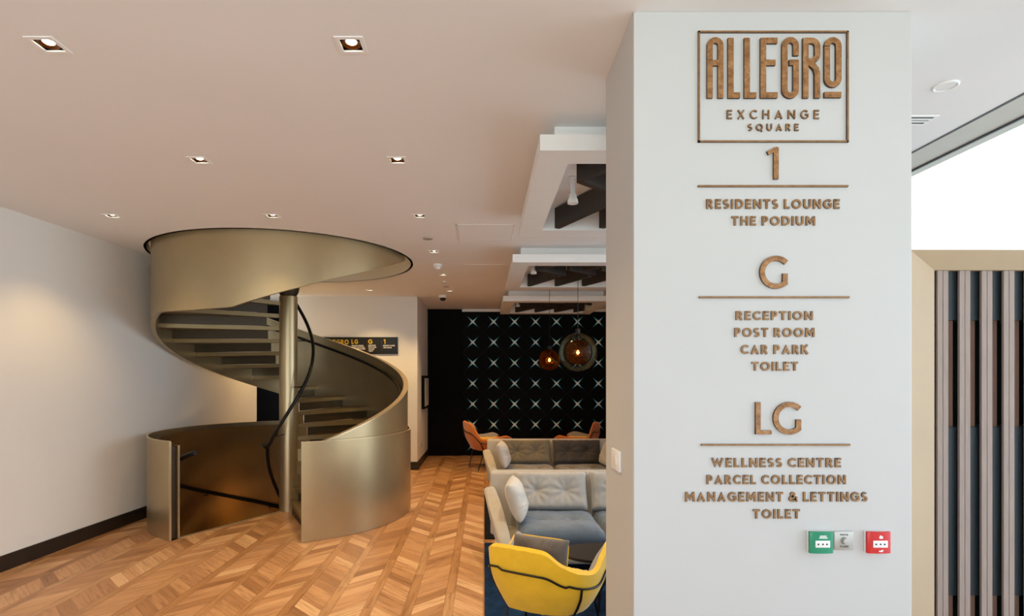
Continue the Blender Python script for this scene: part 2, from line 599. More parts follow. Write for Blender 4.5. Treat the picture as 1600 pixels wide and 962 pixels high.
def star_wallpaper():
    N = Nodes('star_wallpaper')
    v, x, y, z = N.coords()
    px, pz = 0.459, 0.4505
    fx = N.m('MULTIPLY', N.m('SUBTRACT', N.m('FRACT', N.m('ADD', N.m('DIVIDE', N.m('ADD', x, 0.258), px), 0.5)), 0.5), px)
    fz = N.m('MULTIPLY', N.m('SUBTRACT', N.m('FRACT', N.m('ADD', N.m('DIVIDE', N.m('SUBTRACT', z, 2.928), pz), 0.5)), 0.5), pz)
    a = N.m('ABSOLUTE', N.m('MULTIPLY', N.m('ADD', fx, fz), 0.7071))
    b = N.m('ABSOLUTE', N.m('MULTIPLY', N.m('SUBTRACT', fx, fz), 0.7071))
    lo, hi = N.m('MINIMUM', a, b), N.m('MAXIMUM', a, b)
    width = N.m('MAXIMUM', N.m('SUBTRACT', 0.025, N.m('MULTIPLY', hi, 0.13)), 0.004)
    arm = N.m('MAXIMUM', N.m('SUBTRACT', 1.0, N.m('DIVIDE', lo, width)), 0.0)
    fall = N.m('POWER', N.m('MAXIMUM', N.m('SUBTRACT', 1.0, N.m('DIVIDE', hi, 0.205)), 0.0), 1.5)
    fac = N.m('MINIMUM', N.m('MULTIPLY', N.m('MULTIPLY', arm, fall), 2.8), 1.0)
    tail = N.m('MINIMUM', N.m('DIVIDE', hi, 0.11), 1.0)
    sc = N.mix(tail, (0.92, 1.0, 1.0, 1), (0.10, 0.72, 0.86, 1))
    # faint stitched diamond between the stars
    line = N.m('MULTIPLY', N.m('LESS_THAN', lo, 0.008), 0.02)
    c = N.mix(line, (0.0025, 0.003, 0.0035, 1), (0.3, 0.35, 0.4, 1))
    c = N.mix(fac, c, sc)
    return N.bsdf(c, 0.6, spec=0.08)


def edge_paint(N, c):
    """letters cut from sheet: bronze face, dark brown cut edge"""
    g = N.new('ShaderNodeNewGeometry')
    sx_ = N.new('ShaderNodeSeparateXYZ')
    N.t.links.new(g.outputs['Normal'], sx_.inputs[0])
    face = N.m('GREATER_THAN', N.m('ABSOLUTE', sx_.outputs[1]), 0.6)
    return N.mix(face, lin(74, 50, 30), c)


def letter_bronze():
    N = Nodes('bronze_letter')
    v, x, y, z = N.coords()
    n = N.noise(v, 30.0)
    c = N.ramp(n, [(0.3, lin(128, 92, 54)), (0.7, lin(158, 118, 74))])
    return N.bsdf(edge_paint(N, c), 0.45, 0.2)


def flecked_bronze():
    N = Nodes('flecked_cork_bronze')
    v, x, y, z = N.coords('Generated')
    v2, x2, y2, z2 = N.coords()
    n = N.noise(v2, 45.0, 6.0, 0.7)
    n2 = N.noise(v2, 9.0, 3.0, 0.6)
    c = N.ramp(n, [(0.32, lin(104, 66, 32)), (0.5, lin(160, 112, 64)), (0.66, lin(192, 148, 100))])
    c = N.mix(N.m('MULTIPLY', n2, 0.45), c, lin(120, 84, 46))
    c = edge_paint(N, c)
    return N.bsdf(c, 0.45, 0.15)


M['floor'] = wood_floor()
M['stars'] = star_wallpaper()
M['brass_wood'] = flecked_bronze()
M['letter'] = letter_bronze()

# ------------------------------------------------------------------ the room shell
CEIL = 3.20
YB, YN, YS = 10.28, 12.2, -4.0            # back wall, far wallpaper wall, street front
XR = 2.84                                  # glazed side
C = (-2.52, 7.157)                         # centre of the spiral stair
RO = 1.56                                  # radius of the openings in floor and ceiling
PX = lambda x, Y: (x - VX) * Y / F
PZ = lambda y, Y: CAMZ - (y - VY) * Y / F
wall_x = lambda Y: -4.237 + 0.0585 * (Y - 4.87)

col_x = [-0.60, -1.965, -3.45]
DOWN = [(col_x[0], 2.51), (col_x[1], 2.51), (col_x[0], 3.84), (col_x[1], 3.84), (col_x[0], 5.16), (col_x[1], 5.16), (col_x[2], 5.16),
        (col_x[0], 6.62), (col_x[0], 8.10), (col_x[0], 9.60), (col_x[1], 9.52)]


def sheet(x0, x1, y0, y1, z, holes, circle, sector=None):
    """a flat slab face with square holes and one round opening (a sector of it may stay)"""
    mb = MB()
    sq = 1.75
    cx, cy, r = circle
    rects = [(a - w, a + w, b - w, b + w) for a, b, w in holes] + [(max(cx - sq, x0), cx + sq, cy - sq, cy + sq)]
    xs = sorted(set([x0, x1] + [q for h in rects for q in h[:2]]))
    ys = sorted(set([y0, y1] + [q for h in rects for q in h[2:]]))
    for i in range(len(xs) - 1):
        for j in range(len(ys) - 1):
            mx, my = (xs[i] + xs[i + 1]) / 2, (ys[j] + ys[j + 1]) / 2
            if any(h[0] < mx < h[1] and h[2] < my < h[3] for h in rects):
                continue
            mb.quad((xs[i], ys[j], z), (xs[i + 1], ys[j], z), (xs[i + 1], ys[j + 1], z), (xs[i], ys[j + 1], z))
    n = 120
    L = max(cx - sq, x0) - cx
    def border(a):
        c, s = math.cos(a), math.sin(a)
        k = min((sq / c if c > 1e-9 else (L / c if c < -1e-9 else 1e9)), sq / abs(s) if abs(s) > 1e-9 else 1e9)
        return (cx + c * k, cy + s * k)
    angs = [2 * math.pi * i / n for i in range(n)]
    for X_ in (sq, L):
        for s in (-sq, sq):
            angs.append(math.atan2(s, X_) % (2 * math.pi))
    angs.sort()
    for i in range(len(angs)):
        a, b = angs[i], angs[(i + 1) % len(angs)]
        p, q = border(a), border(b)
        mb.quad((p[0], p[1], z), (q[0], q[1], z), (cx + r * math.cos(b), cy + r * math.sin(b), z), (cx + r * math.cos(a), cy + r * math.sin(a), z))
    if sector:
        a0, a1 = sector
        for i in range(24):
            a, b = math.radians(a0 + (a1 - a0) * i / 24), math.radians(a0 + (a1 - a0) * (i + 1) / 24)
            mb.bm.faces.new([mb.bm.verts.new(p) for p in ((cx, cy, z), (cx + r * math.cos(a), cy + r * math.sin(a), z), (cx + r * math.cos(b), cy + r * math.sin(b), z))])
    bmesh.ops.remove_doubles(mb.bm, verts=mb.bm.verts, dist=1e-5)
    return mb


HOLE_A, HOLE_B = 241.0, 303.0               # landing sector of floor inside the round opening
struct(sheet(-4.8, XR + 0.36, YS, YN, 0.0, [], (C[0], C[1], RO - 0.02), (HOLE_A, HOLE_B)).build('floor', M['floor'], smooth=False))
struct(sheet(-4.8, XR, YS, YN, CEIL, [(a, b, 0.046) for a, b in DOWN], (C[0], C[1], RO)).build('ceiling', M['ceiling'], smooth=False))

# left wall: a long slab, very slightly out of square, ending at a dark doorway
YD = 9.67
w = MB().prism([(wall_x(YS), YS), (wall_x(YD), YD), (wall_x(YD) - 0.2, YD), (wall_x(YS) - 0.2, YS)], 0, CEIL)
struct(w.build('wall_left', M['plaster'], smooth=False))
b = MB().prism([(wall_x(YS), YS), (wall_x(YS) + 0.015, YS), (wall_x(YD) + 0.015, YD), (wall_x(YD), YD)], 0, 0.14)
struct(b.build('baseboard_left', M['baseboard'], smooth=False))
# dark doorway at the end of the left wall
d = MB().box(-4.7, -3.62, 11.3, 11.36, 0, CEIL).box(-4.76, -4.7, YD, 11.36, 0, CEIL).box(-3.62, -3.56, YB + 0.06, 11.36, 0, CEIL)
struct(d.build('wall_passage', M['black'], smooth=False))
dd = struct(MB().box(-4.66, -3.64, 11.24, 11.295, 0.01, 2.3).build('door_1', M['black'], smooth=False))
MB().tube([(-3.9, 11.22, 1.0), (-3.9, 11.19, 1.0), (-3.76, 11.19, 1.0)], 0.012).build('door_handle', M['steel'], dd)
# back wall with its return
XC = -1.24
struct(MB().box(-3.62, XC, YB, YB + 0.06, 0, CEIL).build('wall_back', M['plaster'], smooth=False))
struct(MB().box(XC - 0.06, XC, YB + 0.06, YN, 0, CEIL).build('wall_back_return', M['plaster'], smooth=False))
struct(MB().box(-3.62, XC + 0.015, YB - 0.015, YB, 0, 0.15).box(XC, XC + 0.015, YB, YN, 0, 0.15).build('baseboard_back', M['baseboard'], smooth=False))
# far wall: plain black leaf and star wallpaper
struct(MB().box(XC - 0.06, XR + 0.2, YN, YN + 0.1, 0, CEIL).build('wall_far', M['stars'], smooth=False))
struct(MB().box(XC, -0.49, YN - 0.05, YN, 0, CEIL - 0.005).build('wall_far_panel', M['black'], smooth=False))
struct(MB().box(-0.49, XR, YN - 0.03, YN, CEIL - 0.055, CEIL).build('trim_1', M['white'], smooth=False))
struct(MB().box(-0.49, XR, YN - 0.02, YN, 0, 0.09).build('baseboard_far', M['black'], smooth=False))
# right side: solid wall at the back, glazing towards the street
struct(MB().box(XR, XR + 0.36, 6.8, YN, 0, CEIL).build('wall_right', M['plaster'], smooth=False))
XG = XR + 0.24                             # glass line
struct(MB().box(XR + 0.016, XG + 0.10, YS, 6.8, CEIL - 0.004, CEIL + 0.05).build('trim_2', M['soffit'], smooth=False))
struct(MB().box(XR - 0.002, XR + 0.016, YS, 6.8, CEIL - 0.003, CEIL + 0.05).build('shadow_gap_strip', M['trim_grey'], smooth=False))  # dark strip standing in for the shadow in the ceiling gap
struct(MB().box(XR + 0.5, 26.0, -16.0, 20.0, -0.3, -0.05).build('ground', M['pavement'], smooth=False))
wf = MB()
for yy in (-3.97, -1.5, 0.9, 5.3, 6.77):
    wf.box(XG - 0.03, XG + 0.03, yy - 0.03, yy + 0.03, 0, CEIL - 0.005)
wf.box(XG - 0.007, XG + 0.007, YS, 6.8, CEIL - 0.016, CEIL - 0.005).box(XG - 0.03, XG + 0.03, YS, 6.8, 0, 0.05)
wn = struct(wf.build('window_1', M['trim_grey'], smooth=False))
MB().quad((XG, YS, 0.05), (XG, 6.8, 0.05), (XG, 6.8, 3.187), (XG, YS, 3.187)).build('window_pane', M['glass_clear'], wn, smooth=False)
# street front behind the viewer
wf = MB()
for xx in (-4.7, -2.3, 0.3, 2.8):
    wf.box(xx - 0.04, xx + 0.04, YS - 0.06, YS, 0, CEIL)
wf.box(-4.7, XR + 0.3, YS - 0.06, YS, 2.65, CEIL).box(-4.7, XR + 0.3, YS - 0.06, YS, 0, 0.06)
wn = struct(wf.build('window_2', M['black_metal'], smooth=False))
MB().quad((-4.7, YS - 0.03, 0.06), (XR + 0.3, YS - 0.03, 0.06), (XR + 0.3, YS - 0.03, 2.65), (-4.7, YS - 0.03, 2.65)).build('window_pane', M['glass_clear'], wn, smooth=False)

# the white pillar
PY0, PY1, PXL, PXR = 2.28, 2.80, 0.6106, 1.7507
struct(MB().box(PXL, PXR, PY0, PY1, 0, CEIL, 0.004, 2).build('wall_pillar', M['pillar'], smooth=False))

# round lining of the ceiling opening, closed far above
lin_mb = MB().arc(RO, RO + 0.03, 0, 360, CEIL, 4.4, 4.0)
lin_mb.arc(0.001, RO + 0.03, 0, 360, 4.4, 4.43, 4.0)
struct(lin_mb.build('trim_3', M['plaster'], loc=(C[0], C[1], 0)))
# shaft below the floor opening
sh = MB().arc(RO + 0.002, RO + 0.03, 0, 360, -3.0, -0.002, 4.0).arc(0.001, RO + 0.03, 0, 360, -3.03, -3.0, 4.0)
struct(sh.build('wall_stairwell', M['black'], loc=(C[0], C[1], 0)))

# ------------------------------------------------------------------ spiral staircase
RISE, TURN, A1 = 0.157, 17.3, 298.0
SLOPE = 0.00882
ZB = [(296, -0.06), (309, 0.004), (575, 2.34), (587, 2.41), (600, 2.40), (611, 2.396), (628, 2.415), (646, 2.575), (653.5, 2.637), (664, 2.738), (678, 2.857), (714, 3.165), (722, 3.24)]


def table(T):
    def f(a):
        for (a0, z0), (a1, z1) in zip(T, T[1:]):
            if a <= a1:
                return z0 + (z1 - z0) * (a - a0) / (a1 - a0)
        return T[-1][1]
    return f


zb_fn = table(ZB)
rib_b = lambda a: max(zb_fn(a), 0.012)
rib_t = lambda a: min(max(1.075 + SLOPE * (a - 309), 0.93), 3.62)
stair = thing('spiral_staircase', 'champagne metal spiral staircase winding up through the round ceiling opening', 'staircase', (C[0], C[1], 0))
MB().arc(1.472, 1.52, 297, 716, rib_b, rib_t, 2.5).build('balustrade', M['bronze'], stair)
MB().arc(1.464, 1.526, 299, 575, lambda a: rib_t(a) + 0.0, lambda a: rib_t(a) + 0.014, 2.5).build('capping_rail', M['nosing'], stair)
MB().lathe([(0, 0.0), (0.112, 0.0), (0.112, 2.74), (0.10, 2.752), (0, 2.752)], 40).build('pole', M['bronze'], stair)
MB().lathe([(0, 2.753), (0.10, 2.753), (0.125, 2.80), (0.17, 3.05), (0.2, 3.3), (0, 3.3)], 32).build('pole_bracket', M['riser'], stair)
for k in range(1, 22):
    a0 = A1 + (k - 1) * TURN
    z = RISE * k
    MB().arc(0.113, 1.471, a0 - 1.2, a0 + TURN + 0.8, z - 0.048, z, 3.6).build('tread', M['bronze_dark'], stair)
    MB().arc(0.26, 1.465, a0 + 0.6, a0 + 1.6, z - RISE + 0.002, z - 0.049, 1.0).build('riser', M['riser'], stair)
    if 1 < k < 10:
        MB().arc(0.113, 0.25, a0 + 1.7, a0 + TURN - 1.2, z - RISE, z - 0.05, 4.0).build('hub_block', M['bronze_dark'], stair)
for k in range(1, 10):
    a1 = HOLE_A - (k - 1) * TURN
    z = -RISE * k
    MB().arc(0.113, 1.43, a1 - TURN, a1 + 1.5, z - 0.048, z, 3.6).build('tread', M['bronze_dark'], stair)
MB().lathe([(0, -3.0), (0.112, -3.0), (0.112, -0.001), (0, -0.001)], 32).build('pole', M['bronze'], stair)
ca, sa = math.cos(math.radians(HOLE_A)), math.sin(math.radians(HOLE_A))
MB().box(0.115, 1.44, -0.03, 0.012, -0.10, 0.012, M=Matrix.Rotation(math.radians(HOLE_A), 4, 'Z')).build('landing_nosing', M['nosing'], stair, smooth=False)


def helix(r, a0, a1, z0, z1, n):
    return [(r * math.cos(math.radians(a0 + (a1 - a0) * i / n)), r * math.sin(math.radians(a0 + (a1 - a0) * i / n)), z0 + (z1 - z0) * i / n) for i in range(n + 1)]


hr = MB()
hr.tube([(-0.26, -0.16, 0.86), (-0.22, -0.22, 0.855), (-0.15, -0.265, 0.855)] + helix(0.305, 246, 470, 0.90, 2.86, 46), 0.021)
up_rail = hr.build('inner_handrail', M['black_metal'], stair)
for a in (262, 330, 398):
    zz = 0.90 + (a - 246) * SLOPE
    c, s = math.cos(math.radians(a)), math.sin(math.radians(a))
    MB().tube([(0.112 * c, 0.112 * s, zz - 0.06), (0.29 * c, 0.29 * s, zz - 0.06), (0.305 * c, 0.305 * s, zz - 0.01)], 0.007, 6).build('rail_bracket', M['black_metal'], up_rail)
MB().tube([(-0.235, -0.20, 0.85)] + helix(0.25, 205, 60, 0.80, -0.55, 30), 0.021).build('inner_handrail', M['black_metal'], stair)
MB().tube(helix(1.425, 303, 590, 0.90, 0.90 + (590 - 303) * SLOPE, 70), 0.02).build('outer_handrail', M['black_metal'], stair)
lo = MB().tube([(1.40 * math.cos(math.radians(248)), 1.40 * math.sin(math.radians(248)), 0.91)] + helix(1.40, 244, 40, 0.885, 0.885 - 204 * SLOPE, 60), 0.026).build('outer_handrail', M['black_metal'], stair)
for a in (200, 158, 120, 85):
    zz = 0.885 - (244 - a) * SLOPE
    c, s = math.cos(math.radians(a)), math.sin(math.radians(a))
    MB().tube([(1.455 * c, 1.455 * s, zz - 0.05), (1.40 * c, 1.40 * s, zz - 0.05), (1.40 * c, 1.40 * s, zz - 0.01)], 0.008, 6).build('rail_bracket', M['black_metal'], lo)

guard = thing('stairwell_guard', 'curved champagne metal guard wall standing around the round floor opening', 'guard', (C[0], C[1], 0))
GZ = 1.032
MB().arc(1.546, 1.558, -66, 240.8, 0.003, GZ, 2.5).build('outer_panel', M['bronze'], guard)
MB().arc(1.456, 1.464, 62, 240.8, -2.6, GZ - 0.045, 2.5).build('inner_panel', M['drum'], guard)
MB().arc(1.456, 1.464, -62, 62, -2.6, -0.004, 2.5).build('inner_panel', M['drum'], guard)
MB().arc(1.465, 1.545, 232, 239.6, 0.003, GZ - 0.06, 2.5).build('end_core', M['riser'], guard)
MB().arc(1.544, 1.562, -66, 240.8, GZ, GZ + 0.008, 2.5).build('top_edge', M['nosing'], guard)
MB().arc(1.542, 1.562, 240.6, 241.1, 0.003, GZ, 1).build('end_strip', M['nosing'], guard)
MB().arc(1.452, 1.468, 240.6, 241.1, 0.003, GZ - 0.045, 1).build('end_strip', M['nosing'], guard)

# ------------------------------------------------------------------ ceiling coffers
def coffer(Y0, label):
    X0, X1, D = 0.32, 2.16, 1.96
    root = thing('ceiling_coffer', label, 'coffer', ((X0 + X1) / 2, Y0 + D / 2, CEIL), 0, 'suspended ceiling coffers')
    wx, wy = (X1 - X0) / 2, D / 2
    def ring(ox, oy, ix, iy0, iy1, z0, z1):
        return MB().box(-ox, -ix, -oy, oy, z0, z1).box(ix, ox, -oy, oy, z0, z1).box(-ix, ix, -oy, iy0, z0, z1).box(-ix, ix, iy1, oy, z0, z1)
    ring(wx, wy, wx - 0.19, -wy + 0.20, wy - 0.23, -0.194, -0.102).build('frame', M['white'], root, smooth=False)
    ring(wx - 0.10, wy - 0.13, wx - 0.19, -wy + 0.20, wy - 0.23, -0.102, 0.0).build('upper_box', M['white'], root, smooth=False)
    def board(x, y, dx, dy, z0):
        L = math.hypot(dx, dy)
        Mx = Matrix.Translation((x, y, 0)) @ Matrix.Rotation(math.atan2(dy, dx), 4, 'Z')
        MB().box(0, L, -0.025, 0.025, z0, -0.012, M=Mx).build('slat_board', M['beam'], root, smooth=False)
    xf = X0 + (0.32) - (X0 + X1) / 2
    for i in range(4):
        x = xf + 0.39 * i
        yf = wy - 0.235
        dx = min(0.34, wx - 0.22 - x)
        if dx > 0.02:
            board(x, yf - 0.02, dx, -0.74 * dx / 0.34, -0.186 + 0.001 * i)
        dx = min(0.40, wx - 0.22 - x)
        if dx > 0.02:
            board(x, -wy + 0.50 + 0.05, dx, 0.36 * dx / 0.4, -0.182 + 0.001 * i)
    board(xf, -wy + 0.55, 0.22, -0.30, -0.178)
    board(xf + 0.6, -wy + 0.60, 0.22, -0.36, -0.178)
    return root


def spotlight(x, y, label):
    s = thing('spotlight', label, 'spotlight', (x, y, CEIL), 0, 'track spotlights in the coffers')
    MB().lathe([(0, 0), (0.03, 0), (0.03, -0.01), (0.018, -0.015), (0.018, -0.13), (0, -0.13)], 20).build('stem', M['white'], s)
    MB().lathe([(0, -0.128), (0.026, -0.13), (0.03, -0.155), (0.036, -0.17), (0.04, -0.19), (0.04, -0.198), (0.034, -0.198), (0, -0.19)], 24).build('lamp_head', M['lamp_off'], s)
    for _ in (0,):
        ld = bpy.data.lights.new('spotlight_beam', 'SPOT')
        ld.energy = 45 if y > 5 else 55
        ld.color = (1.0, 0.52, 0.18) if y > 5 else (1.0, 0.84, 0.62)
        ld.spot_size = math.radians(120)
        ld.spot_blend = 0.8
        ld.shadow_soft_size = 0.03
        lo_ = bpy.data.objects.new('spotlight_beam', ld)
        lo_.location = (0, 0, -0.205)
        lo_.parent = s
        COL.objects.link(lo_)
    return s


coffer(3.20, 'white boxed ceiling coffer with dark slats, nearest of the three beside the pillar')
coffer(6.30, 'middle white boxed ceiling coffer with dark slats, between the nearest and the farthest')
coffer(9.50, 'farthest and lowest-looking white ceiling coffer, just before the star wallpaper')
spotlight(0.66, 4.16, 'white cylindrical spotlight hanging in the nearest ceiling coffer')
spotlight(0.615, 6.98, 'white cylindrical spotlight hanging in the middle ceiling coffer')
spotlight(0.61, 10.2, 'white cylindrical spotlight hanging in the farthest ceiling coffer')

# ------------------------------------------------------------------ downlights
DL = ['brightest square ceiling downlight above the hall, top centre of the photo',
      'square ceiling downlight in the top left corner of the photo',
      'square ceiling downlight right of the staircase, second from the viewer in the right-hand row',
      'square ceiling downlight above the front of the staircase, second in the left row',
      'square ceiling downlight above the right rim of the staircase, third in the right row',
      'small square ceiling downlight just in front of the staircase top band',
      'square ceiling downlight near the left wall, left of the staircase top band',
      'fourth square downlight in the right-hand row, beside the access panel',
      'fifth square downlight in the right-hand row, beyond the white dome sensor',
      'farthest square downlight of the right-hand row, near the dome camera',
      'tiny downlight on the far ceiling, right of the staircase pole before the back wall']
proto = None
for i, (x, y) in enumerate(DOWN):
    r = thing('downlight', DL[i], 'downlight', (x, y, CEIL), 0, 'square recessed ceiling downlights')
    if proto is None:
        proto = []
        o, n = 0.064, 0.045
        proto.append(MB().box(-o, -n, -o, o, -0.004, 0.002).box(n, o, -o, o, -0.004, 0.002).box(-n, n, -o, -n, -0.004, 0.002).box(-n, n, n, o, -0.004, 0.002).build('trim_frame', M['white'], r, smooth=False))
        h = MB().box(-0.047, -0.0455, -0.047, 0.047, 0.003, 0.075).box(0.0455, 0.047, -0.047, 0.047, 0.003, 0.075)
        h.box(-0.0455, 0.0455, -0.047, -0.0455, 0.003, 0.075).box(-0.0455, 0.0455, 0.0455, 0.047, 0.003, 0.075).box(-0.047, 0.047, -0.047, 0.047, 0.075, 0.077)
        proto.append(h.build('housing', M['black_metal'], r, smooth=False))
        proto.append(MB().lathe([(0.025, 0.012), (0.039, 0.004), (0.043, 0.004), (0.043, 0.06), (0.025, 0.06)], 24, close=True).build('reflector', M['gold_trim'], r))
        proto.append(MB().lathe([(0, 0.004), (0.015, 0.006), (0.0245, 0.012), (0.0245, 0.03), (0, 0.03)], 24).build('lamp', M['lamp'], r))
    else:
        for p in proto:
            c = p.copy()
            COL.objects.link(c)
            c.parent = r
    ld = bpy.data.lights.new('downlight_beam', 'SPOT')
    ld.energy = LAMP * (1.0 if y < 6 else 1.7)
    ld.color = WARM
    ld.spot_size = math.radians(110)
    ld.spot_blend = 0.7
    ld.shadow_soft_size = 0.03
    lo_ = bpy.data.objects.new('downlight_beam', ld)
    lo_.location = (0, 0, -0.012)
    lo_.parent = r
    COL.objects.link(lo_)

# lamps added out of sight to warm the stairwell and the walls beside it
for nm, (x, y, z), e in (('added_upper_lamp', (C[0] - 0.5, C[1] + 0.5, 4.35), 7), ('added_lower_lamp', (C[0] + 0.3, C[1] - 0.75, -1.0), 22), ('added_passage_lamp', (-3.35, 9.3, 1.95), 7)):
    ld = bpy.data.lights.new(nm, 'POINT')
    ld.energy = e
    ld.color = WARM
    ld.shadow_soft_size = 0.08
    o = bpy.data.objects.new(nm, ld)
    o.location = (x, y, z)
    COL.objects.link(o)

# other ceiling fittings
def dome(name, label, cat, x, y, r, drop, mat, lens=None):
    t = thing(name, label, cat, (x, y, CEIL))
    MB().lathe([(0, 0), (r, 0), (r, -drop * 0.35), (r * 0.9, -drop * 0.45), (0, -drop * 0.45)], 24).build('base', mat, t)
    MB().lathe([(r * 0.72, -drop * 0.44), (r * 0.70, -drop * 0.7), (r * 0.45, -drop * 0.95), (0, -drop)], 24).build('cover', lens or mat, t)
    return t


dome('smoke_detector', 'white domed smoke detector on the ceiling between the downlights', 'smoke detector', -0.62, 7.37, 0.06, 0.07, M['white'])
dome('dome_camera', 'white dome camera with dark lens on the far ceiling by the black wall', 'camera', -0.76, 10.15, 0.075, 0.10, M['white'], M['black_metal'])
dome('sprinkler', 'tiny sprinkler head on the ceiling beyond the smoke detector', 'sprinkler', -0.62, 8.64, 0.025, 0.045, M['white'], M['steel'])
tag(MB().lathe([(0, 0), (0.055, 0), (0.055, -0.006), (0.05, -0.009), (0, -0.009)], 24).build('cover_plate', M['steel'], loc=(-0.61, 5.99, CEIL)), 'flat round grey cover plate on the ceiling above the right rim of the stair', 'cover plate')
tag(MB().lathe([(0, 0), (0.05, 0), (0.05, -0.006), (0.045, -0.009), (0, -0.009)], 24).build('cover_plate', M['steel'], loc=(-0.63, 9.15, CEIL)), 'tiny round cover plate on the far ceiling beside the last downlights', 'cover plate')


def hatch(x0, x1, y0, y1, label):
    t = thing('access_panel', label, 'access panel', ((x0 + x1) / 2, (y0 + y1) / 2, CEIL))
    a, b_ = (x1 - x0) / 2, (y1 - y0) / 2
    MB().box(-a, -a + 0.012, -b_, b_, -0.003, 0).box(a - 0.012, a, -b_, b_, -0.003, 0).box(-a, a, -b_, -b_ + 0.012, -0.003, 0).box(-a, a, b_ - 0.012, b_, -0.003, 0).build('frame', M['white'], t, smooth=False)
    MB().box(-a + 0.017, a - 0.017, -b_ + 0.017, b_ - 0.017, -0.003, -0.0005).build('flap', M['ceiling'], t, smooth=False)


hatch(-0.28, 0.30, 5.44, 6.07, 'flush square access panel in the ceiling left of the gap between coffers')
hatch(-0.28, 0.28, 7.37, 8.0, 'farther flush access panel in the ceiling left of the middle coffer')
sx, sy = 2.37, 2.86
t = thing('ceiling_speaker', 'round white speaker flush in the bright ceiling right of the pillar', 'speaker', (sx, sy, CEIL))
MB().lathe([(0.044, 0.0), (0.056, 0.0), (0.056, -0.006), (0.050, -0.009), (0.044, -0.006)], 32, close=True).build('rim', M['white'], t)
MB().lathe([(0, 0), (0.043, 0), (0.043, -0.004), (0, -0.005)], 32).build('grille', M['ceiling'], t)
t = thing('ceiling_vent', 'slotted white air vent in the ceiling at the right edge of the pillar', 'vent', (2.53, 3.24, CEIL))
MB().box(-0.17, 0.07, -0.06, -0.045, -0.006, 0).box(-0.17, 0.07, 0.045, 0.06, -0.006, 0).box(0.055, 0.07, -0.045, 0.045, -0.006, 0).box(-0.17, -0.155, -0.045, 0.045, -0.006, 0).build('frame', M['white'], t, smooth=False)
MB().box(-0.155, 0.055, -0.045, 0.045, -0.001, 0).build('backing', M['black'], t, smooth=False)
for k in range(2):
    MB().box(-0.155, 0.055, -0.022 + 0.03 * k, -0.008 + 0.03 * k, -0.006, -0.001).build('slat', M['white'], t, smooth=False)

# ------------------------------------------------------------------ pendants
def pendant(x, y, z, R, label, ztop, inner):
    p = thing('pendant_lamp', label, 'pendant lamp', (x, y, z), 0, 'smoked glass globe pendants')
    def sph(r, a0=-88, a1=90, n=18, ribs=0):
        return [(r * math.cos(math.radians(a0 + (a1 - a0) * i / n)), r * math.sin(math.radians(a0 + (a1 - a0) * i / n))) for i in range(n + 1)]
    if inner:
        MB().lathe(sph(R, -90, 80, 24), 48).build('globe', M['glass_globe'], p, angle=180)
        mb = MB()
        rows = []
        for k in range(96):
            a = 2 * math.pi * k / 96
            rr = inner * (1 + 0.025 * math.cos(24 * a))
            rows.append([(rr * math.cos(b_) * math.cos(a), rr * math.cos(b_) * math.sin(a), inner * math.sin(b_)) for b_ in [math.radians(-85 + 170 * i / 16) for i in range(17)]])
        mb.grid(rows, close_u=True)
        mb.build('ribbed_shade', M['glass_smoke'], p, angle=180)
    else:
        MB().lathe(sph(R, -90, 80, 24), 48).build('globe', M['glass_smoke'], p, angle=180)
    MB().lathe([(0, R + 0.05), (0.03, R + 0.05), (0.035, R - 0.03), (0.022, R - 0.04), (0.022, 0.05), (0, 0.05)], 20).build('lamp_holder', M['black_metal'], p)
    MB().lathe([(0.016, 0.05), (0.05, 0.03), (0.07, -0.008), (0.045, -0.055), (0, -0.07)], 20).build('bulb', M['bulb_halo'], p)
    MB().lathe([(0, 0.028), (0.012, 0.014), (0.019, -0.006), (0.010, -0.026), (0, -0.03)], 20).build('filament', M['bulb'], p)
    MB().tube([(0, 0, R + 0.04), (0, 0, (R + ztop - z) / 2), (0, 0, ztop - z)], 0.004, 6).build('cord', M['black_metal'], p)
    ld = bpy.data.lights.new('pendant_glow', 'POINT')
    ld.energy = 5
    ld.color = (1.0, 0.5, 0.16)
    ld.shadow_soft_size = 0.012
    o = bpy.data.objects.new('pendant_glow', ld)
    o.parent = p
    COL.objects.link(o)


pendant(PX(903, 7.3), 7.3, PZ(550, 7.3), 0.255, 'larger clear globe pendant with ribbed amber core, hanging in front of the star wallpaper', 3.188, 0.165)
pendant(PX(858.5, 8.75), 8.75, PZ(562, 8.75), 0.17, 'smaller dark amber globe pendant, left of the larger glass globe', 3.2, None)

# ------------------------------------------------------------------ signs on the pillar
SY = PY0
def q(x, y):
    return (PX(x, SY), PZ(y, SY))
U = SY / F

logo = thing('logo_sign', 'framed bronze logo sign with tall letters at the top of the white pillar', 'sign', (PX(1207, SY), SY, PZ(136, SY)))
ox, oz = PX(1207, SY), PZ(136, SY)
def lp(zx, zy):                                # logo coordinates measured on an enlarged view
    x, z = q(1060 + zx * 0.28064, 30 + zy * 0.28064)
    return (x - ox, z - oz)
mb = MB()
x0, z0 = lp(107, 70); x1, z1 = lp(942, 688); th = 0.0072
mb.box(x0, x1, -0.008, 0, z0 - th, z0).box(x0, x1, -0.008, 0, z1, z1 + th).box(x0, x0 + th, -0.008, 0, z1, z0).box(x1 - th, x1, -0.008, 0, z1, z0)
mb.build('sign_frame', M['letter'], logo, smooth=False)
K = 0.28064 * U
SW = 31 * K
def letter(strokes, w=SW):
    mb = MB()
    for k, s in enumerate(strokes):
        stroke(mb, s, w, -0.011 - 0.0004 * k, 0.0)
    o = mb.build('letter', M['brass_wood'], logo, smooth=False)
def A_(cx, cy, r, a0, a1):
    x, z = lp(cx, cy)
    return arc_pts(x, z, r * K, a0, a1)
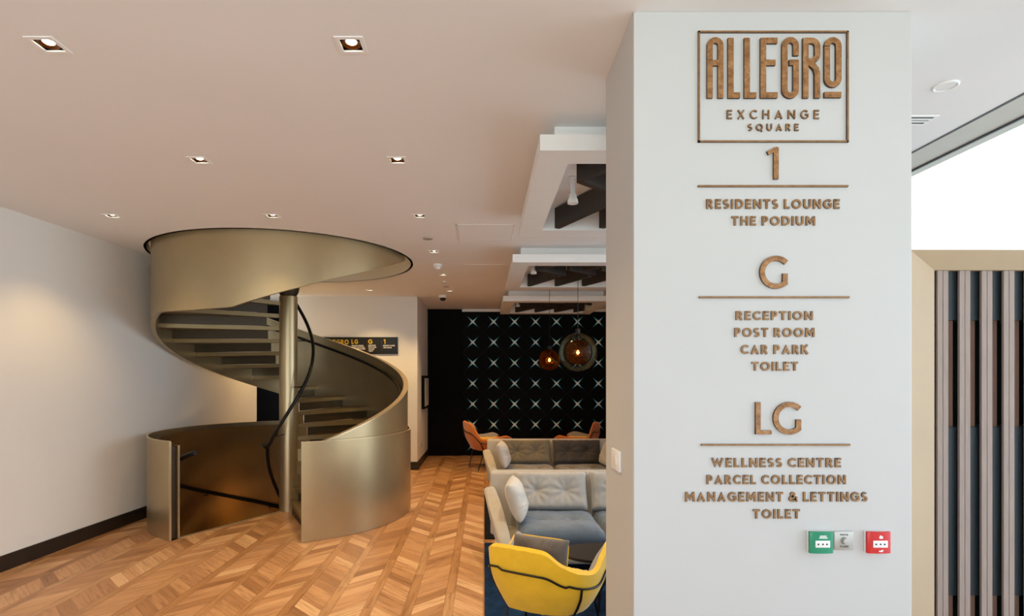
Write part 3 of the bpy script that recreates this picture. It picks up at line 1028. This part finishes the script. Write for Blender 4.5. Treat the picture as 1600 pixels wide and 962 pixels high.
letter([[lp(170, 445), lp(170, 160)] + A_(200, 154, 30, 180, 0) + [lp(230, 160), lp(230, 445)], [lp(170, 250), lp(230, 250)]])
letter([[lp(286, 112), lp(286, 445)], [lp(286, 430), lp(337, 430)]])
letter([[lp(376, 112), lp(376, 445)], [lp(376, 430), lp(427, 430)]])
letter([[lp(466, 112), lp(466, 445)], [lp(466, 127), lp(544, 127)], [lp(466, 249), lp(533, 249)], [lp(466, 430), lp(544, 430)]])
letter([[lp(647, 210)] + A_(616, 154, 31, 0, 180) + [lp(585, 160), lp(585, 392)] + A_(616, 400, 31, 180, 360) + [lp(647, 394), lp(647, 233)], [lp(610, 248), lp(662, 248)]])
letter([[lp(701, 112), lp(701, 445)], [lp(701, 127), lp(735, 127)] + A_(733, 160, 33, 80, 0) + [lp(766, 195)] + A_(733, 205, 33, 0, -75) + [lp(715, 244)],
        [lp(722, 250), lp(742, 264), lp(758, 284), lp(765, 310), lp(765, 445)]])
letter([[lp(820, 160)] + A_(852, 156, 32, 180, 0) + [lp(884, 335)] + A_(852, 338, 32, 0, -180) + [lp(820, 335), lp(820, 156)], [lp(805, 427), lp(898, 427)]])


def line(root, rx, rz, body, xa, xb, ya, yb, t=0.21, track=0.22, space=0.62, depth=0.006):
    x0, z0 = q(xa, ya)
    x1, z1 = q(xb, yb)
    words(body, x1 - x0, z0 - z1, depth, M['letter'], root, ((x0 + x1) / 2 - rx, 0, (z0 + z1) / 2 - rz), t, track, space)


line(logo, ox, oz, 'EXCHANGE', 1135, 1279, 172.5, 186.5, 0.15, 0.62)
line(logo, ox, oz, 'SQUARE', 1168, 1247, 194, 205, 0.18, 0.55)


def directory(label, big, rule, lines):
    xa, xb, yr = rule
    rx, rz = PX((xa + xb) / 2, SY), PZ(yr, SY)
    t = thing('floor_directory', label, 'sign', (rx, SY, rz), 0, 'bronze floor directories on the pillar')
    w = (xb - xa) * U / 2
    MB().box(-w, w, -0.008, 0, -0.0038, 0.0038).build('rule_bar', M['letter'], t, smooth=False)
    for g in big:
        mb = MB()
        for k, (s, wd) in enumerate(g(rx, rz)):
            stroke(mb, s, wd, -0.010 - 0.0004 * k, 0.0)
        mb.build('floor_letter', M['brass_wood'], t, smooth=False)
    for body, a, b_, c, d in lines:
        line(t, rx, rz, body, a, b_, c, d)


def one(rx, rz):
    P_ = lambda x, y: (q(x, y)[0] - rx, q(x, y)[1] - rz)
    return [([P_(1211, 231.5), P_(1211, 281)], 7.6 * U), ([P_(1197.8, 240.5), P_(1213, 233.0)], 6.2 * U)]


def gee(x0, x1, y0, y1):
    def f(rx, rz):
        P_ = lambda x, y: (q(x, y)[0] - rx, q(x, y)[1] - rz)
        wd = 8.0
        r = (y1 - y0) / 2 - wd / 2
        cx, cy = x0 + (y1 - y0) / 2, (y0 + y1) / 2
        c = P_(cx, cy)
        xr = x1 - wd / 2
        a = math.degrees(math.acos(min(0.99, (xr - cx) / r)))
        return [(arc_pts(c[0], c[1], r * U, 44, 360 - a, 30) + [P_(xr, cy + 2)], wd * U)]
    return f


def ell(x0, x1, y0, y1):
    def f(rx, rz):
        P_ = lambda x, y: (q(x, y)[0] - rx, q(x, y)[1] - rz)
        return [([P_(x0 + 3.9, y0), P_(x0 + 3.9, y1)], 7.8 * U), ([P_(x0, y1 - 3.1), P_(x1, y1 - 3.1)], 6.2 * U)]
    return f


directory('bronze directory for floor 1 on the pillar, listing residents lounge and the podium', [one], (1090, 1324, 291.3),
          [('RESIDENTS LOUNGE', 1103, 1311, 311.5, 326.5), ('THE PODIUM', 1142.5, 1273, 338, 352.5)])
directory('bronze directory for floor G on the pillar, listing reception, post room, car park, toilet', [gee(1185.5, 1229, 400, 451.5)], (1091.5, 1326, 464.5),
          [('RECEPTION', 1149, 1269, 486, 500), ('POST ROOM', 1147, 1272, 512, 526.5), ('CAR PARK', 1157, 1262, 538.5, 553), ('TOILET', 1174, 1246, 565, 579)])
directory('bronze directory for floor LG on the pillar, listing wellness centre and parcel collection', [ell(1179, 1204, 628, 678), gee(1206.5, 1250, 627.5, 678.5)], (1095, 1327, 694.5),
          [('WELLNESS CENTRE', 1111, 1313, 715, 729.5), ('PARCEL COLLECTION', 1103.5, 1320.5, 741.5, 756), ('MANAGEMENT & LETTINGS', 1070, 1354, 768, 783), ('TOILET', 1176, 1249, 795, 809.5)])


# call points
def call_point(xc, label, mat, marks):
    w, h = 36.5 * U, 33.5 * U
    t = thing('call_point', label, 'call point', (PX(xc, SY), SY, PZ(844.5, SY)), 0, 'break glass call points')
    MB().box(-w / 2, w / 2, -0.014, 0, -h / 2, h / 2, 0.003).build('back_box', M['white'], t)
    prof = []
    for i in range(9):
        u_ = -1 + 2 * i / 8
        prof.append((u_ * w / 2, -0.024 - 0.005 * (1 - u_ * u_)))
    poly = [(w / 2, -0.0135), (-w / 2, -0.0135)] + prof
    MB().prism(poly, -h / 2, h / 2, bevel=0.0015).build('cover', mat, t)
    MB().box(-w * 0.29, w * 0.33, -0.0305, -0.028, -h * 0.22, h * 0.10, 0.001).build('glass_window', M['white'], t)
    for k, xx in enumerate((-0.17, 0.02, 0.19)):
        MB().box((xx - 0.035) * w, (xx + 0.035) * w, -0.0312, -0.0305, -h * 0.10, -h * 0.03).build('symbol', M['ink'], t, smooth=False)
    for (a, b_, c, d) in marks:
        MB().box(a * w, b_ * w, -0.0302, -0.027, c * h, d * h).build('symbol', M['white'], t, smooth=False)


call_point(1278, 'green break glass call point on the pillar below the lettering', M['green'], [(-0.1, 0.18, 0.28, 0.33), (-0.13, 0.22, 0.20, 0.25)])
call_point(1367, 'red fire alarm call point on the pillar, right of the grey plate', M['red'], [(-0.03, 0.12, 0.19, 0.30), (0.0, 0.06, 0.30, 0.34), (-0.04, 0.12, -0.42, -0.36), (0.06, 0.15, -0.36, -0.33)])
t = thing('exit_button', 'square steel exit button plate between the green and red call points', 'button', (PX(1316.5, SY), SY, PZ(843.5, SY)))
MB().box(-0.039, 0.039, -0.010, 0, -0.038, 0.038, 0.002).build('plate', M['steel'], t)
mb = MB().lathe([(0, 0.016), (0.011, 0.015), (0.0135, 0.008), (0.0145, 0.0)], 28)
mb.bm.transform(Matrix.Translation((0, -0.010, 0.001)) @ Matrix.Rotation(math.pi / 2, 4, 'X'))
mb.build('push_button', M['steel'], t)
words('PRESS', 0.032, 0.0065, 0.0008, M['ink'], t, (0, -0.0098, 0.025), 0.18)
words('TO EXIT', 0.036, 0.0075, 0.0008, M['ink'], t, (0, -0.0098, -0.023), 0.18)
# switch on the side of the pillar
t = thing('light_switch', 'white light switch plate on the left side face of the pillar', 'switch', (PXL, 2.556, PZ(718, 2.556)))
MB().box(-0.012, 0, -0.075, 0.075, -0.047, 0.047, 0.003).build('plate', M['white'], t)
MB().box(-0.016, -0.012, -0.03, 0.0, -0.02, 0.02, 0.001).build('rocker', M['lamp_off'], t)

# far hanging sign on the back wall
sy0 = YB - 0.012
t = thing('wall_directory', 'black wall directory with yellow floor letters on the back wall behind the stair', 'sign', (PX(560, sy0), sy0, PZ(540, sy0)))
wx_ = lambda x: PX(x, sy0) - PX(560, sy0)
wz_ = lambda y: PZ(y, sy0) - PZ(540, sy0)
MB().box(wx_(496), wx_(621.5), -0.012, 0.012, wz_(553), wz_(526.5)).build('panel', M['sign_black'], t, smooth=False)
def far_text(body, xa, xb, ya, yb, mat):
    words(body, wx_(xb) - wx_(xa), wz_(ya) - wz_(yb), 0.004, mat, t, ((wx_(xa) + wx_(xb)) / 2, -0.012, (wz_(ya) + wz_(yb)) / 2), 0.2)
far_text('ALLEGRO', 504, 545, 530.5, 538, M['sign_gold'])
far_text('LG', 549.5, 559.5, 530, 537, M['sign_gold'])
far_text('G', 575.5, 582, 530, 537, M['sign_gold'])
far_text('1', 599.5, 602.5, 530, 537, M['sign_gold'])
for k, (b_, x1_) in enumerate((('WELLNESS CENTRE', 568), ('PARCEL COLLECTION', 570), ('MANAGEMENT & LETTINGS', 571))):
    far_text(b_, 549.5, x1_, 539.0 + 2.6 * k, 540.7 + 2.6 * k, M['white'])
for k, (b_, x1_) in enumerate((('RECEPTION', 587), ('POST ROOM', 588), ('CAR PARK', 585), ('TOILET', 583))):
    far_text(b_, 576, x1_, 538.6 + 2.9 * k, 540.5 + 2.9 * k, M['white'])
for k, (b_, x1_) in enumerate((('RESIDENTS LOUNGE', 617), ('THE PODIUM', 612))):
    far_text(b_, 599, x1_, 538.8 + 3.2 * k, 540.8 + 3.2 * k, M['white'])
mb = MB()
for xx in (573.5, 596.5):
    mb.box(wx_(xx) - 0.004, wx_(xx) + 0.004, -0.014, -0.012, wz_(549), wz_(531))
mb.build('divider', M['gold_trim'], t, smooth=False)

# black framed panel on the side of the back wall, and a small socket under it
t = thing('wall_screen', 'black framed screen on the narrow return wall beside the black panel', 'screen', (XC, 11.36, PZ(612, 11.36)))
MB().box(0, 0.06, -0.42, 0.42, -0.33, 0.33).build('frame', M['black'], t, smooth=False)
MB().box(0.06, 0.064, -0.36, 0.36, -0.28, 0.28).build('display', M['lamp_off'], t, smooth=False)
tag(MB().box(0, 0.012, -0.045, 0.045, -0.045, 0.045, 0.003).build('wall_socket', M['steel'], loc=(XC, 10.9, PZ(694, 10.9))), 'small grey socket low on the return wall below the screen', 'socket')

# ------------------------------------------------------------------ slatted portal on the right
QY = 2.85
portal_x = lambda x: PX(x, QY)
t = thing('slatted_portal', 'cream framed portal with vertical taupe oak slats right of the pillar', 'partition', (2.5, QY, 0))
L0, L1, R1_ = portal_x(1422) - 2.5, PX(1460, QY + 0.07) - 2.5, 3.08 - 2.5
ZT, ZI = PZ(390, QY), PZ(422, QY + 0.07)
mb = MB()                                    # splayed frame: left jamb and head
mb.prism([(L0, 0.0), (L0, 0.30), (L1, 0.30), (L1, 0.07)], 0.0, ZI)
jamb = mb.build('jamb', M['beige'], t, smooth=False)
mb = MB()
mb.bm.verts.ensure_lookup_table()
def P3(*p): return [mb.bm.verts.new(v) for v in p]
o0, o1 = P3((L0, 0, ZT), (R1_, 0, ZT)); i0, i1 = P3((L1, 0.07, ZI), (R1_, 0.07, ZI))
b0, b1 = P3((L0, 0.30, ZT), (R1_, 0.30, ZT)); c0, c1 = P3((L1, 0.30, ZI), (R1_, 0.30, ZI))
e0, e1 = P3((L0, 0, ZI), (L0, 0.30, ZI))
for f_ in ((o0, o1, i1, i0), (o0, b0, b1, o1), (i0, i1, c1, c0), (b0, c0, c1, b1), (o1, b1, c1, i1), (o0, i0, e0), (o0, e0, e1, b0), (b0, e1, c0), (e0, i0, c0, e1)):
    mb.bm.faces.new(f_)
mb.build('head', M['beige'], t, smooth=False)
MB().box(L1, R1_, 0.28, 0.30, 0.0, ZI).box(R1_ - 0.02, R1_, 0.075, 0.28, 0.0, ZI).build('back_board', M['black'], t, smooth=False)
N_teal = plain('blue_black_ash', (27, 36, 41), 0.45, var=0.35, scale=5, stretch=(10, 3, 0.5), bump=0.2)
SLY = QY + 0.075
for z0_, z1_ in ((PZ(500, QY + 0.1), ZI), (PZ(930, QY + 0.1), PZ(667, QY + 0.1))):
    MB().box(L1 + 0.012, R1_, 0.10, 0.279, z0_, z1_).build('inset_panel', N_teal, t, smooth=False)
for i in range(7):
    x = PX(1465 + 34.5 * i, SLY) - 2.5
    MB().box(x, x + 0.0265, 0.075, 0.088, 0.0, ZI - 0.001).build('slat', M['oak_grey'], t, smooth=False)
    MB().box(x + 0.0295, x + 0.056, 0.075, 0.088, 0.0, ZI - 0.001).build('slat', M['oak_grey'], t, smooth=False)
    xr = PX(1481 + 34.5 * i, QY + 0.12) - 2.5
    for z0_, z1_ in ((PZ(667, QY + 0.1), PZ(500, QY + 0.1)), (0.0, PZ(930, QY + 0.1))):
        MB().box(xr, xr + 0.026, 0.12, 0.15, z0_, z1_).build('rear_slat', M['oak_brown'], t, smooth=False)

# ------------------------------------------------------------------ rugs
tag(MB().box(0.0, 2.12, 2.9, 5.71, 0.0, 0.011, 0.004).build('rug', M['rug'], smooth=False), 'navy blue rug under the yellow armchair', 'rug', 'dark rugs on the wooden floor')
tag(MB().box(0.0, 2.75, 5.86, 8.6, 0.0, 0.011, 0.004).build('rug', M['rug_dark'], smooth=False), 'near-black rug behind the navy one, between the two sofas', 'rug', 'dark rugs on the wooden floor')


# ------------------------------------------------------------------ soft furniture
def cushion(w, d, t, tufts=(), seed=0, nx=48, ny=34, dimple=0.045, wrinkle=0.009, pw=8.0):
    """a stuffed cushion w x d, t thick, centred at the origin, with buttoned dimples on its +Z face"""
    mb = MB()
    top, bot = [], []
    for i in range(nx + 1):
        u = -1 + 2 * i / nx
        rt, rb = [], []
        for j in range(ny + 1):
            v = -1 + 2 * j / ny
            e = max(0.0, (1 - abs(u) ** pw)) * max(0.0, (1 - abs(v) ** pw))
            hgt = t / 2 * e ** 0.42
            x = u * w / 2 * (1 - 0.025 * (1 - v * v))
            y = v * d / 2 * (1 - 0.035 * (1 - u * u))
            z = hgt
            for (tx, ty) in tufts:
                dx, dy = (u - tx) * w / 2, (v - ty) * d / 2
                rr = math.hypot(dx, dy)
                ang = math.atan2(dy, dx)
                z -= dimple * math.exp(-(rr / 0.055) ** 1.1) * e
                z += 0.006 * math.sin(ang * 9 + seed) * math.exp(-((rr - 0.09) / 0.06) ** 2) * e
            edge = max(abs(u), abs(v)) ** 4
            z += wrinkle * noise.noise(Vector((u * w * 26 + seed, v * d * 7, seed))) * (0.35 + edge) * min(1, e * 3)
            z += 0.012 * noise.noise(Vector((u * 2 + seed, v * 2, 3.3))) * e
            rt.append((x, y, z))
            rb.append((x, y, -hgt * 0.9))
        top.append(rt)
        bot.append(rb)
    mb.grid(top)
    mb.grid([r[::-1] for r in bot])
    bmesh.ops.remove_doubles(mb.bm, verts=mb.bm.verts, dist=1e-4)
    return mb


def put(o, loc, rx=0, ry=0, rz=0):
    o.location = loc
    o.rotation_euler = (rx, ry, rz)
    return o


def sofa(loc, label, mats):
    s = thing('sofa', label, 'sofa', loc, 0, 'low tufted velvet sofas')
    W = 2.06
    MB().box(0.10, W - 0.10, -0.46, 0.36, 0.12, 0.24, 0.03, 3).build('base', M['shell'], s)
    # back shell, leaning back
    bk = MB().prism([(0.30, 0.16), (0.38, 0.16), (0.53, 0.73), (0.49, 0.76), (0.42, 0.74)], 0.06, W - 0.06, axis='x', bevel=0.018)
    bk.build('back_shell', M['shell'], s)
    MB().tube([(0.08, 0.485, 0.757), (W / 2, 0.485, 0.757), (W - 0.08, 0.485, 0.757)], 0.007, 6).build('piping', M['pillow'], s)
    for sd in (0, 1):                         # arms: padded leaf-shaped slabs that lean outwards and slope to the front
        poly = [(-0.44, 0.17), (0.30, 0.16), (0.40, 0.30), (0.47, 0.54), (0.44, 0.62), (0.30, 0.63), (0.05, 0.57), (-0.22, 0.47), (-0.42, 0.36), (-0.52, 0.26)]
        mb = MB().prism(poly, -0.055, 0.055, axis='x', bevel=0.03)
        o = mb.build('arm', M['shell'], s)
        put(o, (0.20 if sd == 0 else W - 0.20, 0, 0.0), 0, (-0.20 if sd == 0 else 0.20), (0.08 if sd == 0 else -0.08))
    for i in range(2):
        x = 0.66 + i * 0.75
        o = cushion(0.74, 0.74, 0.19, [(-0.42, 0.05), (0.42, 0.05)], 3 + i, dimple=0.05).build('seat_cushion', mats[0], s, angle=180)
        put(o, (x, -0.10, 0.335))
        o = cushion(0.72, 0.37, 0.19, [(-0.40, 0.0), (0.40, 0.0)], 9 + i * 4, dimple=0.065).build('back_cushion', mats[1 + i], s, angle=180)
        put(o, (x - 0.02, 0.30, 0.585), math.radians(72), 0, 0)
    for (x, y) in ((0.2, -0.38), (W - 0.2, -0.38), (0.2, 0.3), (W - 0.2, 0.3)):
        MB().box(x - 0.02, x + 0.02, y - 0.02, y + 0.02, 0.0, 0.125, 0.003).build('leg', M['black_metal'], s)
    return s


sofa((0.0, 5.12, 0.012), 'grey tufted velvet sofa nearer the viewer, behind the yellow armchair', (M['blue_velvet'], M['grey_velvet'], M['grey_velvet']))
sofa((-0.02, 7.98, 0.012), 'grey tufted velvet sofa farther back, its colour darkened for dim light, before the star wallpaper', (M['shaded_velvet'], M['shaded_velvet'], M['deep_shaded_velvet']))
GP = 'loose pillows on the sofas'
o = cushion(0.34, 0.44, 0.165, [], 21, pw=3.0).build('pillow', M['pillow'], angle=180)
tag(o, 'pale grey loose pillow leaning on the left arm of the nearer grey sofa', 'pillow', GP)
put(o, (0.285, 4.98, 0.625), math.radians(4), math.radians(71), math.radians(-4))
p2 = o.copy(); COL.objects.link(p2)
tag(p2, 'grey-brown loose pillow leaning on the left arm of the farther sofa', 'pillow', GP)
put(p2, (0.265, 7.85, 0.625), math.radians(4), math.radians(71), math.radians(-4))
p3 = o.copy(); COL.objects.link(p3)
tag(p3, 'loose pillow at the right end of the farther sofa, half hidden by the pillar', 'pillow', GP)
put(p3, (1.755, 7.85, 0.625), math.radians(4), math.radians(-71), math.radians(4))

# coffee table
t = thing('coffee_table', 'low black coffee table with rounded top between armchair and grey sofa', 'table', (1.15, 4.14, 0.012))
poly = []
for i in range(48):
    a = 2 * math.pi * i / 48
    c, s = math.cos(a), math.sin(a)
    poly.append((0.56 * math.copysign(abs(c) ** 0.75, c), 0.245 * math.copysign(abs(s) ** 0.75, s)))
MB().prism(poly, 0.375, 0.395).build('tabletop', M['table'], t)
for (x, y) in ((-0.3, -0.12), (0.3, -0.12), (-0.3, 0.12), (0.3, 0.12)):
    MB().tube([(x, y, 0.376), (x * 1.1, y * 1.1, 0.0)], 0.011, 10).build('leg', M['black_metal'], t)


# ------------------------------------------------------------------ armchairs
def catmull(P, n):
    out = []
    for i in range(len(P) - 1):
        p0, p1, p2, p3 = P[max(i - 1, 0)], P[i], P[i + 1], P[min(i + 2, len(P) - 1)]
        for k in range(n):
            t_ = k / n
            out.append(tuple(0.5 * ((2 * b_) + (-a + c) * t_ + (2 * a - 5 * b_ + 4 * c - d) * t_ ** 2 + (-a + 3 * b_ - 3 * c + d) * t_ ** 3) for a, b_, c, d in zip(p0, p1, p2, p3)))
    out.append(tuple(P[-1]))
    return out


def armchair(loc, rz, label, mat, scale=1.0, seat=None, low=1.0):
    s = thing('armchair', label, 'armchair', loc, rz, 'folded petal armchairs')
    # top outline (x, y, height) from left arm tip round the back to right arm tip; y is forward
    T = [(-0.29, 0.30, 0.54), (-0.325, 0.22, 0.63), (-0.325, 0.08, 0.58), (-0.315, -0.12, 0.575), (-0.30, -0.24, 0.64), (-0.26, -0.30, 0.685), (-0.10, -0.315, 0.69),
         (0.02, -0.31, 0.685), (0.09, -0.295, 0.67), (0.17, -0.265, 0.61), (0.26, -0.20, 0.565), (0.315, -0.07, 0.545), (0.325, 0.06, 0.60), (0.325, 0.20, 0.645), (0.29, 0.30, 0.54)]
    T = [(x, y, h if y < -0.25 else 0.42 + (h - 0.42) * low) for x, y, h in T]
    T = catmull(T, 6)
    n = len(T)
    outer, innr = [], []
    for i, (x, y, h) in enumerate(T):
        bx, by, bz = x * 0.72, y * 0.72 + 0.03, 0.29
        d = Vector((x, y, 0)).normalized()
        prof = []
        for k in range(9):
            u_ = k / 8
            p = Vector((bx, by, bz)).lerp(Vector((x, y, h)), u_)
            p += d * 0.034 * math.sin(u_ * math.pi)
            p.z += 0.004 * noise.noise(Vector((i * 0.5, u_ * 6, 1)))
            prof.append(p * scale)
        rim = Vector((x, y, h)) - d * 0.025 + Vector((0, 0, 0.016))
        prof.append(rim * scale)
        outer.append(prof)
        ip = [rim]
        for k in range(1, 7):
            u_ = k / 6
            p = Vector((x, y, h)) - d * (0.055 + 0.10 * u_)
            p.z = h - (h - 0.36) * u_
            ip.append(p)
        innr.append([p * scale for p in ip])
    mb = MB()
    V = mb.grid(outer)
    bot = [r[0] for r in V]
    mb.bm.faces.new(bot)
    for e_ in (0, -1):                        # close the front ends of the arms
        pts = outer[e_] + innr[e_][1:]
        mb.bm.faces.new([mb.bm.verts.new(p) for p in pts])
    mb.build('shell', mat, s, angle=50)
    mb = MB()
    mb.grid(innr)
    mb.build('lining', M['lining'], s, angle=50)
    o = cushion(0.46, 0.46, 0.12, [], 5, pw=5.0).build('seat', seat or mat, s, angle=180)
    o.scale = (scale,) * 3
    put(o, (0, 0.04 * scale, 0.40 * scale))
    def on_shell(x, y, h, u_):
        d = Vector((x, y, 0)).normalized()
        p = Vector((x * 0.72, y * 0.72 + 0.03, 0.29)).lerp(Vector((x, y, h)), u_)
        return (p + d * (0.034 * math.sin(u_ * math.pi) + 0.008)) * scale
    fr = MB()
    fr.tube([on_shell(x, y, h, 0.66 if abs(x) < 0.2 else 0.70) for x, y, h in T[4:-4]], 0.0065 * scale, 8)
    fr.build('frame', M['black_metal'], s)
    for sx_ in (-1, 1):
        k = 10 if sx_ == 1 else 4              # corner of the outline that the rear leg follows
        x, y, h = T[k * 6]
        pts = [on_shell(x, y, h, u_) for u_ in (0.70, 0.45, 0.2, 0.0)]
        pts.append(Vector((sx_ * 0.205, -0.215, 0.006)) * scale)
        MB().tube(pts, 0.0075 * scale, 8).build('leg', M['black_metal'], s)
        x, y, h = T[12 * 6 + 4] if sx_ == 1 else T[1 * 6 + 2]
        pts = [on_shell(x, y, h, u_) for u_ in (0.70, 0.35, 0.0)]
        pts.append(Vector((sx_ * 0.27, 0.27, 0.006)) * scale)
        MB().tube(pts, 0.0075 * scale, 8).build('leg', M['black_metal'], s)
    return s


armchair((0.408, 3.47, 0.012), math.radians(-27), 'yellow armchair with grey lining and black rod frame at the foot of the pillar', M['yellow'])
o = cushion(0.36, 0.26, 0.11, [], 31, pw=3.5).build('cushion', M['cushion_grey'], angle=180)
tag(o, 'taupe cushion with yellow piping leaning in the back of the yellow armchair', 'cushion')
put(o, (0.335, 3.39, 0.60), math.radians(76), 0, math.radians(-27))
pp = []
for i in range(65):
    a = 2 * math.pi * i / 64
    c, s_ = math.cos(a), math.sin(a)
    u_, v_ = math.copysign(abs(c) ** 0.3, c), math.copysign(abs(s_) ** 0.3, s_)
    pp.append((u_ * 0.18 * (1 - 0.025 * (1 - v_ * v_)), v_ * 0.13 * (1 - 0.035 * (1 - u_ * u_)), 0))
MB().tube(pp, 0.0045, 6).build('piping', M['yellow'], o)
armchair((0.05, 10.45, 0.0), math.radians(-70), 'orange armchair at the left, in front of the star wallpaper, facing right', M['orange'], 1.25, M['yellow'], 0.35)
armchair((1.80, 10.55, 0.0), math.radians(62), 'orange armchair at the right, in front of the star wallpaper, facing left', M['orange'], 1.25, M['yellow'], 0.35)
